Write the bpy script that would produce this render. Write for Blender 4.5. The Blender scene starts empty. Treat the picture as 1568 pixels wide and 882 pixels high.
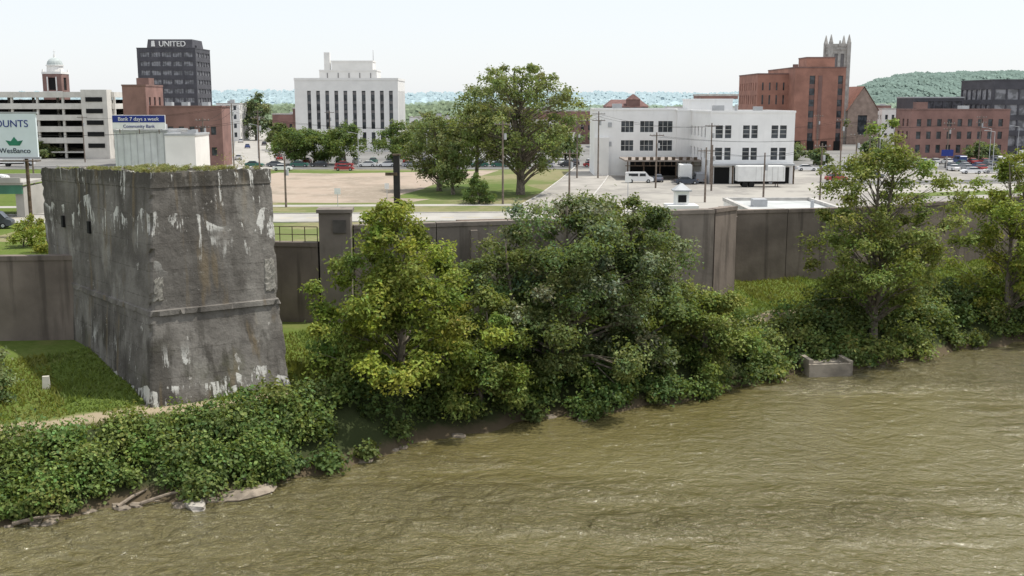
import bpy, math, random
import numpy as np
from mathutils import Vector, noise as mnoise
R=random.Random(7)
rng=np.random.default_rng(11)
sc=bpy.context.scene
COL=sc.collection
# ------------------------------------------------------------------ materials
MATS={}
def newmat(name):
    m=bpy.data.materials.new(name); m.use_nodes=True
    nt=m.node_tree; b=nt.nodes['Principled BSDF']
    return m,nt,b
def N(nt,t,**k):
    n=nt.nodes.new(t)
    for a,v in k.items(): setattr(n,a,v)
    return n
def L(nt,a,b): nt.links.new(a,b)
def rgb(nt,fac,c1,c2,blend='MIX'):
    n=N(nt,'ShaderNodeMix',data_type='RGBA',blend_type=blend)
    for i,v in ((0,fac),(6,c1),(7,c2)):
        if isinstance(v,(int,float)): n.inputs[i].default_value=v
        elif isinstance(v,tuple): n.inputs[i].default_value=(*v[:3],1)
        else: L(nt,v,n.inputs[i])
    return n.outputs[2]
def math_(nt,op,a,b=None,c=None,clamp=False):
    n=N(nt,'ShaderNodeMath',operation=op); n.use_clamp=clamp
    for i,v in enumerate((a,b,c)):
        if v is None: continue
        if isinstance(v,(int,float)): n.inputs[i].default_value=v
        else: L(nt,v,n.inputs[i])
    return n.outputs[0]
def smooth(nt,v,a,b):
    n=N(nt,'ShaderNodeMapRange',interpolation_type='SMOOTHSTEP')
    L(nt,v,n.inputs[0]); n.inputs[1].default_value=a; n.inputs[2].default_value=b
    return n.outputs[0]
def coords(nt,scale=(1,1,1)):
    tc=N(nt,'ShaderNodeTexCoord'); mp=N(nt,'ShaderNodeMapping')
    L(nt,tc.outputs['Object'],mp.inputs[0]); mp.inputs['Scale'].default_value=scale
    return mp.outputs[0]
def noise(nt,scale,detail=4,vec=None,rough=.55,dist=0):
    n=N(nt,'ShaderNodeTexNoise'); n.inputs['Scale'].default_value=scale
    n.inputs['Detail'].default_value=detail; n.inputs['Roughness'].default_value=rough
    n.inputs['Distortion'].default_value=dist
    if vec is not None: L(nt,vec,n.inputs['Vector'])
    return n.outputs[0]
def mat(name,col,rough=.85,amt=.25,scale=.8,bump=0.0,metal=0,spec=.3,streak=0.0):
    if name in MATS: return MATS[name]
    m,nt,b=newmat(name)
    v=coords(nt)
    n1=noise(nt,scale,6,v)
    dark=tuple(c*(1-amt) for c in col); lite=tuple(min(1,c*(1+amt)) for c in col)
    c=rgb(nt,smooth(nt,n1,.3,.7),dark,lite)
    if streak>0:
        vs=coords(nt,(1.3,1.3,.12)); ns=noise(nt,1.0,5,vs)
        f=math_(nt,'MULTIPLY',smooth(nt,ns,.52,.7),streak)
        c=rgb(nt,f,c,tuple(x*.35 for x in col))
    L(nt,c,b.inputs['Base Color'])
    b.inputs['Roughness'].default_value=rough; b.inputs['Metallic'].default_value=metal
    b.inputs['Specular IOR Level'].default_value=spec
    if bump>0:
        bp=N(nt,'ShaderNodeBump'); bp.inputs['Strength'].default_value=bump; bp.inputs['Distance'].default_value=.05
        L(nt,noise(nt,scale*8,5,v),bp.inputs['Height']); L(nt,bp.outputs[0],b.inputs['Normal'])
    MATS[name]=m; return m
def glassmat(name,col=(.03,.035,.04),rough=.12,spec=.4):
    if name in MATS: return MATS[name]
    m,nt,b=newmat(name)
    v=coords(nt); n1=noise(nt,.6,2,v)
    L(nt,rgb(nt,smooth(nt,n1,.4,.6),col,tuple(c*2.2 for c in col)),b.inputs['Base Color'])
    b.inputs['Roughness'].default_value=rough; b.inputs['Specular IOR Level'].default_value=spec
    MATS[name]=m; return m
def brickmat(name,col):
    if name in MATS: return MATS[name]
    m,nt,b=newmat(name)
    v=coords(nt)
    n1=noise(nt,.25,5,v); n2=noise(nt,5,3,coords(nt,(1,1,3)))
    c=rgb(nt,smooth(nt,n1,.3,.7),tuple(x*.78 for x in col),tuple(x*1.15 for x in col))
    c=rgb(nt,math_(nt,'MULTIPLY',smooth(nt,n2,.45,.65),.3),c,tuple(x*.5 for x in col))
    L(nt,c,b.inputs['Base Color']); b.inputs['Roughness'].default_value=.9
    MATS[name]=m; return m
def concrete_pier_mat():
    m,nt,b=newmat('weathered_concrete')
    v=coords(nt)
    big=noise(nt,.3,6,v,.6); fine=noise(nt,3.5,6,v,.7)
    c=rgb(nt,smooth(nt,big,.36,.64),(.115,.105,.094),(.215,.20,.18))
    c=rgb(nt,math_(nt,'MULTIPLY',smooth(nt,fine,.48,.72),.4),c,(.085,.076,.066))
    sx=N(nt,'ShaderNodeSeparateXYZ'); L(nt,v,sx.inputs[0]); z=sx.outputs[2]
    zz=math_(nt,'ADD',z,math_(nt,'MULTIPLY',big,.18))
    fr=math_(nt,'FRACT',math_(nt,'MULTIPLY',zz,.66))
    c=rgb(nt,math_(nt,'MULTIPLY',math_(nt,'LESS_THAN',fr,.035),math_(nt,'MULTIPLY',smooth(nt,fine,.35,.6),.5)),c,(.055,.048,.042))
    st=noise(nt,.8,8,coords(nt,(1.0,1.0,.13)),.65)
    topm=math_(nt,'ADD',smooth(nt,z,11,15.8),smooth(nt,z,8.2,6.0),clamp=True)
    c=rgb(nt,math_(nt,'MULTIPLY',smooth(nt,st,.46,.58),math_(nt,'ADD',math_(nt,'MULTIPLY',topm,.45),.25)),c,(.05,.045,.038))
    c=rgb(nt,math_(nt,'MULTIPLY',smooth(nt,math_(nt,'ADD',z,math_(nt,'MULTIPLY',fine,.8)),15.4,15.9),.6),c,(.06,.055,.045))
    st3=noise(nt,1.3,4,coords(nt,(1.0,1.0,.10)))
    c=rgb(nt,math_(nt,'MULTIPLY',smooth(nt,st3,.56,.70),.5),c,(.20,.15,.085))
    moss=noise(nt,.5,5,v,.6)
    c=rgb(nt,math_(nt,'MULTIPLY',math_(nt,'MULTIPLY',smooth(nt,moss,.5,.65),smooth(nt,z,7.5,4)),.4),c,(.085,.085,.045))
    pw=noise(nt,.45,6,coords(nt,(1,1,.55)),.65)
    c=rgb(nt,math_(nt,'MULTIPLY',smooth(nt,pw,.54,.66),.5),c,(.31,.295,.265))
    # lime: broken drips plus spalled pale blotches
    runs=noise(nt,1.25,8,coords(nt,(1.3,1.3,.16)),.72,.35)
    lev=math_(nt,'ADD',zz,math_(nt,'MULTIPLY',noise(nt,.22,3,v),6.0))
    f2=math_(nt,'FRACT',math_(nt,'MULTIPLY',lev,.30))
    band=noise(nt,.33,3,v)
    zt=math_(nt,'ADD',smooth(nt,z,9.8,12.6),smooth(nt,z,6.6,5.0),clamp=True)
    s_=math_(nt,'ADD',runs,math_(nt,'MULTIPLY',math_(nt,'SUBTRACT',f2,.6),.16))
    s_=math_(nt,'ADD',s_,math_(nt,'MULTIPLY',math_(nt,'SUBTRACT',fine,.5),.16))
    wl=math_(nt,'MULTIPLY',smooth(nt,s_,.565,.595),math_(nt,'MULTIPLY',zt,smooth(nt,band,.41,.50)))
    c=rgb(nt,math_(nt,'MULTIPLY',wl,.88),c,(.62,.61,.57))
    sp=noise(nt,.95,9,coords(nt,(1,1,.7)),.78)
    c=rgb(nt,math_(nt,'MULTIPLY',smooth(nt,sp,.625,.65),.75),c,(.50,.48,.44))
    L(nt,c,b.inputs['Base Color']); b.inputs['Roughness'].default_value=.95; b.inputs['Specular IOR Level'].default_value=.15
    bp=N(nt,'ShaderNodeBump'); bp.inputs['Strength'].default_value=.6; bp.inputs['Distance'].default_value=.12
    L(nt,fine,bp.inputs['Height']); L(nt,bp.outputs[0],b.inputs['Normal'])
    return m
def leafmat(name,trans=.35):
    m,nt,b=newmat(name)
    at=N(nt,'ShaderNodeAttribute'); at.attribute_name='Col'
    L(nt,at.outputs['Color'],b.inputs['Base Color']); b.inputs['Roughness'].default_value=.55
    b.inputs['Specular IOR Level'].default_value=.22
    if trans>0:
        tr=N(nt,'ShaderNodeBsdfTranslucent')
        L(nt,rgb(nt,.5,at.outputs['Color'],(.30,.34,.03)),tr.inputs['Color'])
        mx=N(nt,'ShaderNodeMixShader'); mx.inputs[0].default_value=trans
        out=nt.nodes['Material Output']
        L(nt,b.outputs[0],mx.inputs[1]); L(nt,tr.outputs[0],mx.inputs[2]); L(nt,mx.outputs[0],out.inputs[0])
    else: b.inputs['Roughness'].default_value=1; b.inputs['Specular IOR Level'].default_value=.0
    return m
LEAF=leafmat('leaf',.42); 
BARK=mat('bark',(.17,.145,.115),.95,.4,3,.5)
LEAF_FAR=leafmat('leaf_far',0)
# ------------------------------------------------------------------ shore / terrain
SX=[-3000,-150,-80,-45,-24.3,-16.1,-12.3,-7,.7,9.4,15.3,21,31.7,43,70,110,200,400,3000]
SY=[-1000,-2,24,39,48.5,52.4,54.8,60.2,65.4,69.9,73.2,77.7,82.9,88.7,103,122,160,230,900]
def shoreY(x):
    x=np.asarray(x,float)
    return np.interp(x,SX,SY)+.45*np.sin(x*.9)+.3*np.sin(x*2.1+1)+.5*np.sin(x*.31+2)
def sd(x,y): return (np.asarray(y,float)-shoreY(x))*.86
def hgt(x,y):
    d=sd(x,y)
    h=np.interp(d,[-60,-8,0,1.2,3.8,6,8,12,18],[-6,-1.5,-.05,.7,2.3,3.0,3.1,3.7,4.5])
    n=(np.sin(x*.7+y*.3)+np.sin(y*.9-x*.4))*.07*np.clip(d/3,0,1)*(d<17)
    return h+n
def mk(name,V,F,mi,mats,cols=None,smoothf=False):
    me=bpy.data.meshes.new(name)
    V=np.asarray(V,np.float32); F=np.asarray(F,np.int32)
    me.vertices.add(len(V)); me.vertices.foreach_set('co',V.ravel())
    me.loops.add(F.size); me.loops.foreach_set('vertex_index',F.ravel())
    me.polygons.add(len(F)); k=F.shape[1]
    me.polygons.foreach_set('loop_start',np.arange(0,F.size,k,dtype=np.int32))
    me.polygons.foreach_set('loop_total',np.full(len(F),k,np.int32))
    if mi is not None: me.polygons.foreach_set('material_index',np.asarray(mi,np.int32))
    me.polygons.foreach_set('use_smooth',np.full(len(F),smoothf))
    for m in mats: me.materials.append(m)
    if cols is not None:
        a=me.color_attributes.new('Col','FLOAT_COLOR','POINT')
        c=np.ones((len(V),4),np.float32); c[:,:3]=cols; a.data.foreach_set('color',c.ravel())
    me.update(calc_edges=True); 
    o=bpy.data.objects.new(name,me); COL.objects.link(o); return o
def gridaxis(segs):
    out=[]
    for a,b,s in segs: out+=list(np.arange(a,b,s))
    return np.array(out+[segs[-1][1]])
xs=gridaxis([(-4000,-400,400),(-400,-80,20),(-80,90,.8),(90,200,5),(200,400,20),(400,4000,400)])
ys=gridaxis([(-800,0,100),(0,36,4),(36,118,.8),(118,200,6),(200,600,50),(600,6000,600)])
GX,GY=np.meshgrid(xs,ys)
GZ=hgt(GX,GY)
nx,ny=len(xs),len(ys)
V=np.stack([GX.ravel(),GY.ravel(),GZ.ravel()],1)
ii=np.arange(nx*ny).reshape(ny,nx)
F=np.stack([ii[:-1,:-1].ravel(),ii[:-1,1:].ravel(),ii[1:,1:].ravel(),ii[1:,:-1].ravel()],1)
gm,nt,b=newmat('ground_grass')
v=coords(nt)
at=N(nt,'ShaderNodeAttribute'); at.attribute_name='shore_d'; d=at.outputs['Fac']
n1=noise(nt,.25,6,v); n2=noise(nt,2.5,6,v,.7)
dd=math_(nt,'ADD',d,math_(nt,'MULTIPLY',math_(nt,'SUBTRACT',n1,.5),1.6))
dd=math_(nt,'ADD',dd,math_(nt,'MULTIPLY',math_(nt,'SUBTRACT',n2,.5),.9))
g=rgb(nt,smooth(nt,n2,.3,.7),(.085,.125,.024),(.125,.165,.04))
g=rgb(nt,math_(nt,'MULTIPLY',smooth(nt,n1,.5,.72),.5),g,(.175,.17,.065))
c=rgb(nt,smooth(nt,dd,.3,1.2),(.10,.078,.05),(.04,.05,.02))
c=rgb(nt,smooth(nt,dd,5.0,6.0),c,(.33,.27,.185))
c=rgb(nt,smooth(nt,dd,6.9,7.6),c,g)
L(nt,c,b.inputs['Base Color']); b.inputs['Roughness'].default_value=1; b.inputs['Specular IOR Level'].default_value=.1
bp=N(nt,'ShaderNodeBump'); bp.inputs['Strength'].default_value=.4; bp.inputs['Distance'].default_value=.1
L(nt,n2,bp.inputs['Height']); L(nt,bp.outputs[0],b.inputs['Normal'])
ground=mk('ground',V,F,None,[gm],smoothf=True)
a=ground.data.attributes.new('shore_d','FLOAT','POINT'); a.data.foreach_set('value',sd(GX,GY).ravel().astype(np.float32))
# ------------------------------------------------------------------ water
wm,nt,b=newmat('river_water')
v=coords(nt)
def rotmap(a,s):
    vr=N(nt,'ShaderNodeMapping'); L(nt,v,vr.inputs[0]); vr.inputs['Rotation'].default_value=(0,0,math.radians(a)); vr.inputs['Scale'].default_value=s
    return vr.outputs[0]
n1=noise(nt,.05,4,v); n2=noise(nt,.55,3,rotmap(52,(.85,1.2,1)),.55,.7); n3=noise(nt,2.0,4,rotmap(-40,(.9,1.15,1)),.66,.9); n4=noise(nt,.045,4,rotmap(-30,(.5,1.5,1)))
n5=noise(nt,6.5,2,v,.6)
L(nt,rgb(nt,smooth(nt,n1,.35,.65),(.118,.100,.036),(.150,.130,.056)),b.inputs['Base Color'])
b.inputs['Roughness'].default_value=.12; b.inputs['IOR'].default_value=1.4
b.inputs['Specular IOR Level'].default_value=.95
h=math_(nt,'ADD',math_(nt,'MULTIPLY',n2,.62),math_(nt,'MULTIPLY',n3,.26))
h=math_(nt,'ADD',h,math_(nt,'MULTIPLY',n5,.04))
h=math_(nt,'MULTIPLY',h,math_(nt,'ADD',math_(nt,'MULTIPLY',smooth(nt,n4,.42,.60),.95),.40))
bp=N(nt,'ShaderNodeBump'); bp.inputs['Strength'].default_value=1; bp.inputs['Distance'].default_value=1.35
L(nt,h,bp.inputs['Height']); L(nt,bp.outputs[0],b.inputs['Normal'])
mk('river_water',[(-3000,-900,0),(3000,-900,0),(3000,1000,0),(-3000,300,0)],[(0,1,2,3)],None,[wm])
# ------------------------------------------------------------------ mesh builder
class MB:
    def __init__(s): s.v=[]; s.f=[]; s.m=[]; s.mats=[]
    def mi(s,m):
        if m not in s.mats: s.mats.append(m)
        return s.mats.index(m)
    def poly(s,pts,m):
        k=len(s.v); s.v+= [tuple(p) for p in pts]; s.f.append(tuple(range(k,k+len(pts)))); s.m.append(s.mi(m))
    def hexa(s,b4,t4,m):
        k=len(s.v); s.v+=[tuple(p) for p in b4]+[tuple(p) for p in t4]; i=s.mi(m)
        for f in ((3,2,1,0),(4,5,6,7),(0,1,5,4),(1,2,6,5),(2,3,7,6),(3,0,4,7)):
            s.f.append(tuple(k+j for j in f)); s.m.append(i)
    def box(s,x,y,z,sx,sy,sz,m,rot=0,tx=1,ty=1):
        c,n=math.cos(rot),math.sin(rot)
        def P(a,b_,zz): return (x+a*c-b_*n,y+a*n+b_*c,zz)
        hx,hy=sx/2,sy/2
        bt=[P(-hx,-hy,z),P(hx,-hy,z),P(hx,hy,z),P(-hx,hy,z)]
        tp=[P(-hx*tx,-hy*ty,z+sz),P(hx*tx,-hy*ty,z+sz),P(hx*tx,hy*ty,z+sz),P(-hx*tx,hy*ty,z+sz)]
        s.hexa(bt,tp,m)
    def bar(s,p0,p1,w,z0,z1,m,off=0):
        dx,dy=p1[0]-p0[0],p1[1]-p0[1]; l=math.hypot(dx,dy)
        s.box((p0[0]+p1[0])/2+dy/l*off,(p0[1]+p1[1])/2-dx/l*off,z0,l,w,z1-z0,m,math.atan2(dy,dx))
    def tube(s,a,b_,r0,r1,m,n=8):
        a,b_=Vector(a),Vector(b_); d=(b_-a).normalized()
        u=d.orthogonal().normalized(); w=d.cross(u); k=len(s.v); i=s.mi(m)
        for P,r in ((a,r0),(b_,r1)):
            for j in range(n):
                t=2*math.pi*j/n; s.v.append(tuple(P+u*math.cos(t)*r+w*math.sin(t)*r))
        for j in range(n):
            s.f.append((k+j,k+(j+1)%n,k+n+(j+1)%n,k+n+j)); s.m.append(i)
        s.f.append(tuple(k+n+j for j in range(n))); s.m.append(i)
        s.f.append(tuple(k+j for j in reversed(range(n)))); s.m.append(i)
    def dome(s,x,y,z,r,h,m,n=16,k_=6):
        for a in range(k_):
            t0,t1=a/k_*math.pi/2,(a+1)/k_*math.pi/2
            for j in range(n):
                p0,p1=2*math.pi*j/n,2*math.pi*(j+1)/n
                q=lambda p,t:(x+r*math.cos(t)*math.cos(p),y+r*math.cos(t)*math.sin(p),z+h*math.sin(t))
                s.poly([q(p0,t0),q(p1,t0),q(p1,t1),q(p0,t1)],m)
    def facade(s,p0,p1,z0,z1,cols,rows,wall,glass,depth=.3,mull=None,skip=()):
        dx,dy=p1[0]-p0[0],p1[1]-p0[1]; l=math.hypot(dx,dy); dx/=l; dy/=l; nx_,ny_=-dy,dx
        def P(u,z,dp=0): return (p0[0]+dx*u+nx_*dp,p0[1]+dy*u+ny_*dp,z)
        U=sorted({0,l}|{c for q in cols for c in q if 0<c<l}); Z=sorted({z0,z1}|{c for q in rows for c in q if z0<c<z1})
        for i in range(len(U)-1):
            for j in range(len(Z)-1):
                um,zm=(U[i]+U[i+1])/2,(Z[j]+Z[j+1])/2
                ci=[k for k,q in enumerate(cols) if q[0]<um<q[1]]; ri=[k for k,q in enumerate(rows) if q[0]<zm<q[1]]
                if ci and ri and (ci[0],ri[0]) not in skip:
                    a,b_,c,d_=U[i],U[i+1],Z[j],Z[j+1]; D=depth
                    s.poly([P(a,c,D),P(b_,c,D),P(b_,d_,D),P(a,d_,D)],glass)
                    s.poly([P(a,c),P(b_,c),P(b_,c,D),P(a,c,D)],wall); s.poly([P(a,d_,D),P(b_,d_,D),P(b_,d_),P(a,d_)],wall)
                    s.poly([P(a,c),P(a,c,D),P(a,d_,D),P(a,d_)],wall); s.poly([P(b_,c,D),P(b_,c),P(b_,d_),P(b_,d_,D)],wall)
                    if mull:
                        mm,nv,nh=mull
                        for q in range(1,nv+1):
                            uu=a+(b_-a)*q/(nv+1); s.bar(P(uu-.05,0,D-.05),P(uu+.05,0,D-.05),.06,c,d_,mm)
                        for q in range(1,nh+1):
                            zz=c+(d_-c)*q/(nh+1); s.bar(P(a,0,D-.09),P(b_,0,D-.09),.05,zz-.05,zz+.05,mm)
                else:
                    s.poly([P(U[i],Z[j]),P(U[i+1],Z[j]),P(U[i+1],Z[j+1]),P(U[i],Z[j+1])],wall)
    def obj(s,name,parent=None,smoothf=False):
        me=bpy.data.meshes.new(name); me.from_pydata(s.v,[],s.f)
        for m in s.mats: me.materials.append(m)
        me.polygons.foreach_set('material_index',s.m)
        if smoothf: me.polygons.foreach_set('use_smooth',[True]*len(s.f))
        me.update(); o=bpy.data.objects.new(name,me); COL.objects.link(o)
        if parent: o.parent=parent
        return o
def reps(a,b,n,frac):
    w=(b-a)/n; return [(a+w*(i+.5-frac/2),a+w*(i+.5+frac/2)) for i in range(n)]
ROOF=mat('roof_gravel',(.34,.33,.31),.95,.2,.5)
COPE=mat('coping_stone',(.48,.46,.43),.8,.15,1)
def building(mb,cs,z0,z1,wall,glass,specs,cope=COPE,roof=ROOF,mull=None,ch=.35,depth=.3):
    n=len(cs)
    for i in range(n):
        p0,p1=cs[i],cs[(i+1)%n]; cols,rows=specs.get(i,([],[]))
        mb.facade(p0,p1,z0,z1,cols,rows,wall,glass,mull=mull,depth=depth)
        mb.bar(p0,p1,.45,z1-.04,z1+ch,cope,off=-.1+.004*i)
    mb.poly([(c[0],c[1],z1) for c in cs],roof)
def rect(x0,y0,x1,y1): return [(x0,y0),(x1,y0),(x1,y1),(x0,y1)]
def text(s,x,y,z,size,m,name,parent,ext=.05):
    c=bpy.data.curves.new(name,'FONT'); c.body=s; c.size=size; c.extrude=ext; c.align_x='CENTER'
    c.materials.append(m); o=bpy.data.objects.new(name,c); COL.objects.link(o)
    o.location=(x,y,z); o.rotation_euler=(math.pi/2,0,0); o.parent=parent; return o
# ------------------------------------------------------------------ concrete pier (big tower)
PIER=concrete_pier_mat()
DARK=mat('dark_opening',(.012,.012,.012),.9,.1,1)
def pier():
    lv=[(1.6,[(-20.45,58.7),(-13.0,62.7),(-24.6,78.6),(-32.6,74.2)]),
        (8.0,[(-20.4,59.85),(-14.0,64.0),(-25.2,77.6),(-31.9,73.5)]),
        (16.1,[(-20.15,60.45),(-14.5,65.3),(-25.6,77.0),(-31.7,72.9)])]
    def ring(z):
        for (za,a),(zb,b_) in zip(lv[:-1],lv[1:]):
            if z<=zb+1e-6: break
        t=(z-za)/(zb-za); return [(p[0]+(q[0]-p[0])*t,p[1]+(q[1]-p[1])*t) for p,q in zip(a,b_)]
    zs=list(np.arange(1.6,8.0,.25))+[8.0,8.02,8.3,8.34]+list(np.arange(8.6,15.1,.25))+[15.2,15.22,15.5,15.8,16.1]
    n=60; V=[];F=[]
    cen=(-23,69)
    for z in zs:
        r=ring(min(z,16.1)); 
        ex=.17 if 8.01<z<8.31 else (.05 if 15.21<z else 0)
        for s in range(4):
            p,q=r[s],r[(s+1)%4]
            for k in range(n):
                t=k/n; x=p[0]+(q[0]-p[0])*t; y=p[1]+(q[1]-p[1])*t
                dx,dy=x-cen[0],y-cen[1]; l=math.hypot(dx,dy)
                j=mnoise.noise(Vector((x*.4,y*.4,z*.4)))*.06+mnoise.noise(Vector((x*2.5,y*2.5,z*2.5)))*.02
                if k==0: j-=.06+max(0,mnoise.noise(Vector((x,y,z*1.6))))*.55
                if k in (1,n-1): j-=max(0,mnoise.noise(Vector((x,y,z*1.6))))*.15
                e=ex*(1 if mnoise.noise(Vector((x*2,y*2,z*1.5)))>-.32 else .3)
                zz=z
                if z>15.4: zz+=(mnoise.noise(Vector((x*.5,y*.5,4)))*.22+mnoise.noise(Vector((x*3.5,y*3.5,9)))*.14)*(z-15.4)/.7
                if z>12: zz-= (z-12)/4*.55*max(0,min(1,(y-61)/12))*(1 if x<-20 else .4)
                V.append((x+dx/l*(e+j),y+dy/l*(e+j),zz))
    m=4*n
    for a in range(len(zs)-1):
        for k in range(m): F.append((a*m+k,a*m+(k+1)%m,(a+1)*m+(k+1)%m,(a+1)*m+k))
    k0=len(V); base=(len(zs)-1)*m
    for k in range(m):
        x,y,z=V[base+k]; V.append((cen[0]+(x-cen[0])*.9,cen[1]+(y-cen[1])*.9,z-.15))
    for k in range(m): F.append((base+k,base+(k+1)%m,k0+(k+1)%m,k0+k))
    me=bpy.data.meshes.new('concrete_pier'); 
    F=[tuple(f) for f in F]; F.append(tuple(k0+k for k in range(m)))
    me.from_pydata(V,[],F); me.materials.append(PIER); me.update()
    o=bpy.data.objects.new('concrete_pier',me); COL.objects.link(o)
    mb=MB()
    A,D=ring(12.6)[0],ring(12.6)[3]
    dx,dy=D[0]-A[0],D[1]-A[1]; an=math.atan2(dy,dx)
    for t in (.52,.78): 
        x=A[0]+dx*t; y=A[1]+dy*t; mb.box(x,y,11.9,.32,.3,.75,DARK,an)
    mb.obj('slit_windows',o)
    RP=mat('repair_patch',(.26,.245,.215),.95,.45,3.0,.9)
    mb=MB()
    def patch(t0,t1,z0,z1,prot,seed):
        nu,nv=9,14; P={}
        for i in range(nu):
            for j in range(nv):
                z=z0+(z1-z0)*j/(nv-1); A,B=ring(z)[0],ring(z)[1]; dx,dy=B[0]-A[0],B[1]-A[1]; l=math.hypot(dx,dy)
                t=t0+(t1-t0)*i/(nu-1)
                e=min(i,nu-1-i,j,nv-1-j)
                wob=mnoise.noise(Vector((i*.9,j*.9,seed)))
                pr=(prot+wob*.05) if e>0 else -.12
                P[i,j]=(A[0]+dx*t+dy/l*pr+dx/l*wob*.12,A[1]+dy*t-dx/l*pr+dy/l*wob*.12,z+wob*.2)
        for i in range(nu-1):
            for j in range(nv-1): mb.poly([P[i,j],P[i+1,j],P[i+1,j+1],P[i,j+1]],RP)
    patch(.88,.985,8.7,10.8,.07,3.1); patch(.02,.10,8.8,10.2,.06,7.7)
    mb.obj('repair_patches',o)
    return o
pier_o=pier()
# ------------------------------------------------------------------ flood wall
WALL=mat('floodwall_concrete',(.18,.148,.124),.95,.25,.3,.4,streak=.6)
WALL2=mat('floodwall_concrete_light',(.22,.188,.16),.95,.22,.3,.4,streak=.55)
def wall(mb,p0,p1,zt0,zt1,zb,m=WALL,th=.6,pan=6.0):
    dx,dy=p1[0]-p0[0],p1[1]-p0[1]; l=math.hypot(dx,dy); n=max(1,round(l/pan))
    for k in range(n):
        a,b_=k/n,(k+1)/n; g=.03/l
        q=lambda t:(p0[0]+dx*t,p0[1]+dy*t)
        A,B=q(a+g),q(b_-g); za=zt0+(zt1-zt0)*(a+b_)/2+R.uniform(-.02,.02)
        mb.bar(A,B,th,zb,za-.3,m); mb.bar(A,B,th+.16,za-.3,za,m)
    mb.bar(p0,p1,th*.7,zb,min(zt0,zt1)-.1,DARK)
mb=MB(); wall(mb,(-110,64),(-28.5,70),10.1,10.1,2.5); mb.obj('floodwall')
mb=MB()
wall(mb,(-20,76.2),(-13.6,75.6),10.5,10.0,2.5)
wall(mb,(-11.4,77),(11.9,83.05),11.3,11.3,2.2,WALL2)
wall(mb,(12.0,83.0),(15.6,83.95),11.75,11.75,2.2,WALL2,.9,9)
wall(mb,(15.6,84.01),(17.75,86.3),11.75,11.75,2.2,WALL,.6,9)
wall(mb,(17.7,86.3),(18.6,95.2),11.2,10.6,2.5)
wall(mb,(18.6,95.2),(30.6,98.2),10.5,10.5,3)
wall(mb,(30.6,98.2),(53,112),10.5,10.3,3)
wall(mb,(53,112),(140,160),10.3,10.3,3)
for x in np.arange(-8,11,5.2):
    y=77+(x+11.4)*7/27; mb.box(x,y-.45,2.5,.5,.5,8.2,WALL2,.25)
mb.obj('floodwall')
mb=MB(); mb.box(-12.5,76.3,2.5,2.2,1.8,9.8,WALL2,.08); mb.box(-12.5,76.3,12.3,2.5,2.1,.25,WALL2,.08)
mb.box(-12.1,75.36,10.9,.9,.12,.9,mat('plaque',(.10,.09,.08),.8),.08); mb.obj('floodwall_pilaster')
STEEL=mat('rusty_steel',(.12,.085,.06),.8,.4,3,metal=.2)
mb=MB()
for i in range(8):
    x=-20+i*.9; y=76.2-i*.085; mb.tube((x,y,10.2),(x,y,11.3),.035,.035,STEEL,6)
for z in (10.75,11.3): mb.tube((-20,76.2,z+.02),(-13.7,75.6,z),.03,.03,STEEL,6)
mb.obj('railing')
mb=MB(); mb.box(-1.5,90,9.9,6,3,.25,STEEL,.2); mb.box(-1.5,90,4,5,2.4,5.9,WALL,.2); mb.obj('valve_house')
# ------------------------------------------------------------------ vegetation generators
def leafquads(C,OUT,size,tilt=.8,asp=.55):
    n=len(C)
    nn=OUT*.5+np.array([0,0,.45])+rng.normal(0,tilt,(n,3))*.6
    nn/=np.linalg.norm(nn,axis=1,keepdims=True)+1e-9
    t=np.cross(nn,rng.normal(0,1,(n,3))); t/=np.linalg.norm(t,axis=1,keepdims=True)+1e-9
    b_=np.cross(nn,t)
    Ls=(size*rng.uniform(.6,1.35,n))[:,None]; W=Ls*asp
    V=np.stack([C-t*Ls/2,C+b_*W/2+nn*Ls*.06,C+t*Ls/2,C-b_*W/2+nn*Ls*.06],1).reshape(-1,3)
    return V
def clumpleaves(clumps,per,size,col,var=.25,asp=.55,tint=None,zmin=None):
    Vs=[];Cs=[]
    base=np.array(col)
    for (x,y,z,rx,ry,rz) in clumps:
        n=max(10,int(per*rng.uniform(.75,1.25)))
        d=rng.normal(0,1,(n,3)); d/=np.linalg.norm(d,axis=1,keepdims=True)
        d[:,2]=np.where((d[:,2]<-.3)&(rng.random(n)<.6),-d[:,2],d[:,2])
        rad=rng.random(n)**.4*(1+rng.normal(0,.13,n))
        lump=1+.22*np.sin(d[:,0]*5+x*3)+.2*np.sin(d[:,1]*6+y*2)+.15*np.sin(d[:,2]*7+z)
        P=d*(rad*lump)[:,None]*np.array([rx,ry,rz])+np.array([x,y,z])
        if zmin is not None:
            k=P[:,2]>zmin; P=P[k]; d=d[k]; n=len(P)
            if n<2: continue
        Vs.append(leafquads(P,d,size,asp=asp))
        ct=base*(1+rng.normal(0,var*.55))
        if tint is not None and rng.random()<tint[1]: ct=np.array(tint[0])*(1+rng.normal(0,.1))
        ct=ct*np.array([1+rng.normal(0,.08),1,1+rng.normal(0,.08)])
        lc=ct[None,:]*(1+rng.normal(0,var,(n,1)))
        lc[:,0]*=1+rng.normal(0,.10,n)
        Cs.append(np.repeat(np.clip(lc,.008,.45),4,0))
    return np.concatenate(Vs),np.concatenate(Cs)
def tubeq(pts,rad,n=6):
    V=[];F=[]
    pts=[Vector(p) for p in pts]
    for i,p in enumerate(pts):
        d=(pts[min(i+1,len(pts)-1)]-pts[max(i-1,0)]).normalized(); u=d.orthogonal().normalized(); w=d.cross(u)
        for j in range(n):
            t=2*math.pi*j/n; V.append(tuple(p+u*math.cos(t)*rad[i]+w*math.sin(t)*rad[i]))
    for i in range(len(pts)-1):
        for j in range(n): F.append((i*n+j,i*n+(j+1)%n,(i+1)*n+(j+1)%n,(i+1)*n+j))
    return V,F
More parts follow.
